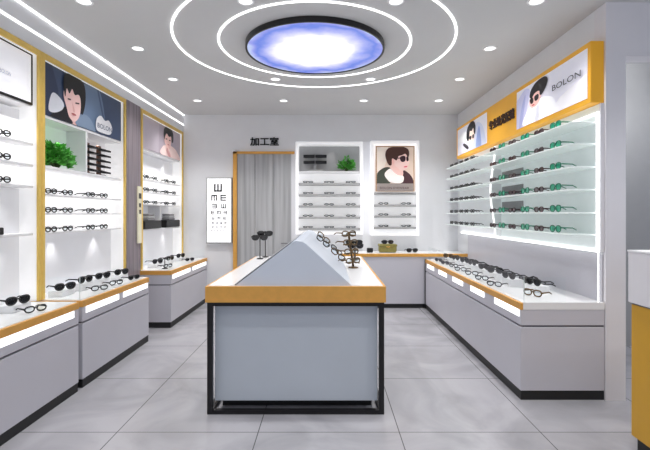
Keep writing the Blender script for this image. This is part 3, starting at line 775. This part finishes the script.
# ------------------------------------------------------------------ right wall: sign and eyewear wall
SX = 2.13
t = thing('sign_board', 'long yellow box sign with portraits and lettering high on right wall', 'sign', (SX+.05, 5.3, 2.4))
SY0, SY1, Z0, Z1 = 3.49, 7.1, 2.40, 2.90
box('sign_box', SX, WR-.002, SY0, SY1, Z0, Z1, M['signyellow'], t, .004)
def sign_picture(yf, yn, layers, label, texts=()):
    return picture('portrait_panel', (SX-.004, yf, Z0+.045), (0, -1, 0), yf-yn, Z1-Z0-.09, layers, t, label, .25, step=.0012, texts=texts, thick=.004)
sign_picture(4.84, 3.53, [((222, 221, 232),),
    ((238, 236, 242), [(.5, 0), (1, 0), (1, .5), (.7, .3)], 0),
    ((196, 196, 226), [(0, 0), (.12, 0), (.2, .5), (.24, .85), (.16, .95), (.04, .8), (0, .7)], 1),
    ((168, 172, 214), [(.05, .0), (.09, .0), (.15, .5), (.17, .8), (.13, .7), (.08, .4)], 1),
    ((250, 250, 252), [(.14, 0), (.18, .3), (.26, .42), (.42, .5), (.56, .42), (.62, .25), (.62, 0)], 1),
    ((236, 190, 182), [(.25, .62), (.24, .5), (.27, .38), (.33, .36), (.4, .44), (.43, .62), (.42, .74), (.3, .76)], 1),
    ((20, 16, 20), [(.245, .68), (.27, .84), (.36, .96), (.48, .97), (.53, .86), (.5, .7), (.44, .58), (.41, .6), (.4, .7), (.33, .7), (.28, .62)], 1),
    ((30, 16, 22), [(.25, .6), (.3, .62), (.31, .5), (.27, .48)], 1), ((30, 16, 22), [(.33, .62), (.39, .63), (.39, .52), (.34, .5)], 1),
    ((180, 60, 70), [(.285, .43), (.31, .44), (.335, .425), (.31, .41)], 1),
    ((206, 206, 216), [(.34, .0), (.36, .3), (.4, .36), (.385, .0)], 1)],
    'white panel with dark-haired person in sunglasses and white jacket', texts=[('BOLON', (60, 58, 66), .60, .50, .35, .13)])
sign_picture(7.03, 5.75, [((226, 224, 234),),
    ((206, 212, 236), [(.5, 0), (.62, .5), (.7, .86), (.86, .7), (.95, .3), (.96, 0)], 1),
    ((150, 168, 216), [(.68, 0), (.72, .5), (.78, .7), (.82, .4), (.84, 0)], 1),
    ((250, 249, 250), [(.02, .55), (.2, .75), (.36, .7), (.36, .4), (.2, .45)], 1),
    ((244, 222, 206), [(.44, .5), (.46, .2), (.54, .14), (.62, .3), (.64, .6), (.56, .78), (.48, .75)], 1),
    ((14, 12, 16), [(.36, .5), (.38, .8), (.48, .98), (.6, .98), (.67, .8), (.66, .5), (.62, .55), (.6, .74), (.54, .66), (.48, .7), (.46, .46), (.42, .36)], 1),
    ((28, 20, 26), [(.47, .5), (.54, .5), (.53, .38), (.48, .38)], 1), ((28, 20, 26), [(.57, .5), (.63, .5), (.62, .38), (.58, .38)], 1),
    ((40, 30, 40), [(.24, .3), (.3, .34), (.44, .16), (.4, .08)], 1)],
    'white panel with dark-haired person in pale blue clothes')
o = letters('lettering', '专业验光配镜', (SX, 5.66, 2.585), (0, -1, 0), .76, .125, mat('dark_brown_letter', (52, 24, 12), .5, noise=.05), .012)
o.parent = t; o.matrix_parent_inverse = Matrix.Translation(-t.location)

ZS = [2.20, 2.02, 1.83, 1.645, 1.455, 1.275]
ZS = [2.255, 2.08, 1.89, 1.705, 1.515, 1.335]
def wall_unit(label, y0, y1, xf, mback):
    t = thing('shelf_unit', label, 'shelf', (WR, (y0+y1)/2, 1.19))
    box('back_panel', WR-.03, WR, y0, y1, 1.19, 2.395, mback, t)
    for z in ZS: box('shelf', xf, WR-.03, y0+.03, y1-.005, z-.012, z, M['shelfglass'], t, .002)
    return t
mbk = mat('pale_mint_back_panel', (222, 230, 230), .45, emit=.16, noise=.02)
t1 = wall_unit('near half of the white glass shelf wall holding green and dark sunglasses', 3.50, 5.48, 1.985, mbk)
gl = M['glow']
box('light_strip', 2.19, 2.205, 3.502, 3.516, 1.19, 2.33, gl, t1)
box('end_panel', 2.206, 2.238, 3.485, 3.4995, 1.19, 2.395, M['pier'], t1); box('light_strip', 2.19, 2.208, 3.516, 5.48, 1.19, 1.21, gl, t1)
box('light_strip', 2.195, 2.208, 3.516, 3.95, 2.315, 2.33, M['glowsoft'], t1)
for k, z in enumerate((1.905, 1.72, 1.53)): box('grey_panel', WR-.036, WR-.03, 4.86, 5.44, z-.0+.0, z+.12, M['grey'], t1)
t2 = wall_unit('far half of the white glass shelf wall holding black sunglasses near the back corner', 5.54, 7.2, 1.985, M['paneldim'])
box('light_strip', 2.185, 2.21, 5.54, 7.05, 1.19, 1.216, gl, t2)
# wavy lit divider between the halves
prof = []
for k in range(13):
    z = 1.22+k*(2.36-1.22)/12; prof.append((2.115+.03*math.cos((z-1.22)*2*PI/1.14), z))
b = MB()
for (xa, za), (xb, zb) in zip(prof, prof[1:]):
    b.prism([(xa, 5.485, za), (WR-.03, 5.485, za), (WR-.03, 5.485, zb), (xb, 5.485, zb)], (0, .05, 0))
o = b.build('wavy_divider', M['white']); tag(o, 'wavy upright white fin between the two halves of the sunglasses wall', 'divider')
b = MB(); b.tube([(x-.008, 5.49, z) for x, z in prof], .011, 6)
o2 = b.build('light_edge', M['glowsoft'], o)
for r, z in enumerate(ZS):
    rn = ['top', 'second', 'third', 'fourth', 'fifth', 'bottom'][r]
    for k, y in enumerate((3.84, 4.14, 4.43, 4.74, 5.02, 5.29)):
        if r < 3 and k == 5 and r > 0: pass
        kind = 'green' if k % 2 == 0 else 'plum'
        wear(kind, (2.03, y, z), FR, '%s sunglasses on the %s shelf of the near sunglasses wall, %s from the right' % ('green' if kind == 'green' else 'dark brown', rn, ORD[k]), 'green and dark sunglasses on the near right wall')
    for k, y in enumerate((6.0, 6.26, 6.5, 6.76, 7.0)):
        wear('smallsun', (2.02, y, z), FR, 'black sunglasses on the %s shelf of the far sunglasses wall, %s from the right' % (rn, ORD[k]), 'black sunglasses on the far right wall')

# ------------------------------------------------------------------ reception desk at the right edge
t = thing('reception_desk', 'reception desk with yellow front and pale grey raised top at right edge', 'desk', (2.3, 2.2, 0))
DX, DY = 1.915, 2.74
box('front_panel', DX+.015, 2.6, .9, DY, .1, .93, M['yellow'], t, .003)
box('toe_kick', DX+.04, 2.58, .92, DY-.02, 0, .1, M['kick'], t)
box('upper_ledge', DX, 2.62, .88, DY+.01, .94, 1.262, M['pier'], t, .006)
box('ledge_top', DX-.002, 2.62, .88, DY+.012, 1.262, 1.272, M['white'], t)
box('shadow_joint', DX+.02, 2.59, .91, DY-.003, .93, .94, M['groove'], t)

for k in list(EY.values()): kill(k)

# ------------------------------------------------------------------ light, world, camera
w = bpy.data.worlds.new('World'); bpy.context.scene.world = w; w.use_nodes = True
w.node_tree.nodes['Background'].inputs[0].default_value = (.80, .86, 1, 1); w.node_tree.nodes['Background'].inputs[1].default_value = .6
cam = bpy.data.cameras.new('Camera'); co = bpy.data.objects.new('Camera', cam); C.objects.link(co)
co.location = (0, 0, 1.5); co.rotation_euler = (PI/2, 0, 0)
cam.sensor_width = 36; cam.lens = 432/650*36; cam.shift_x = -2/650; cam.shift_y = -11/650; cam.clip_start = .05
bpy.context.scene.camera = co
vs = bpy.context.scene.view_settings
vs.view_transform = 'Standard'; vs.look = 'None'; vs.exposure = 0
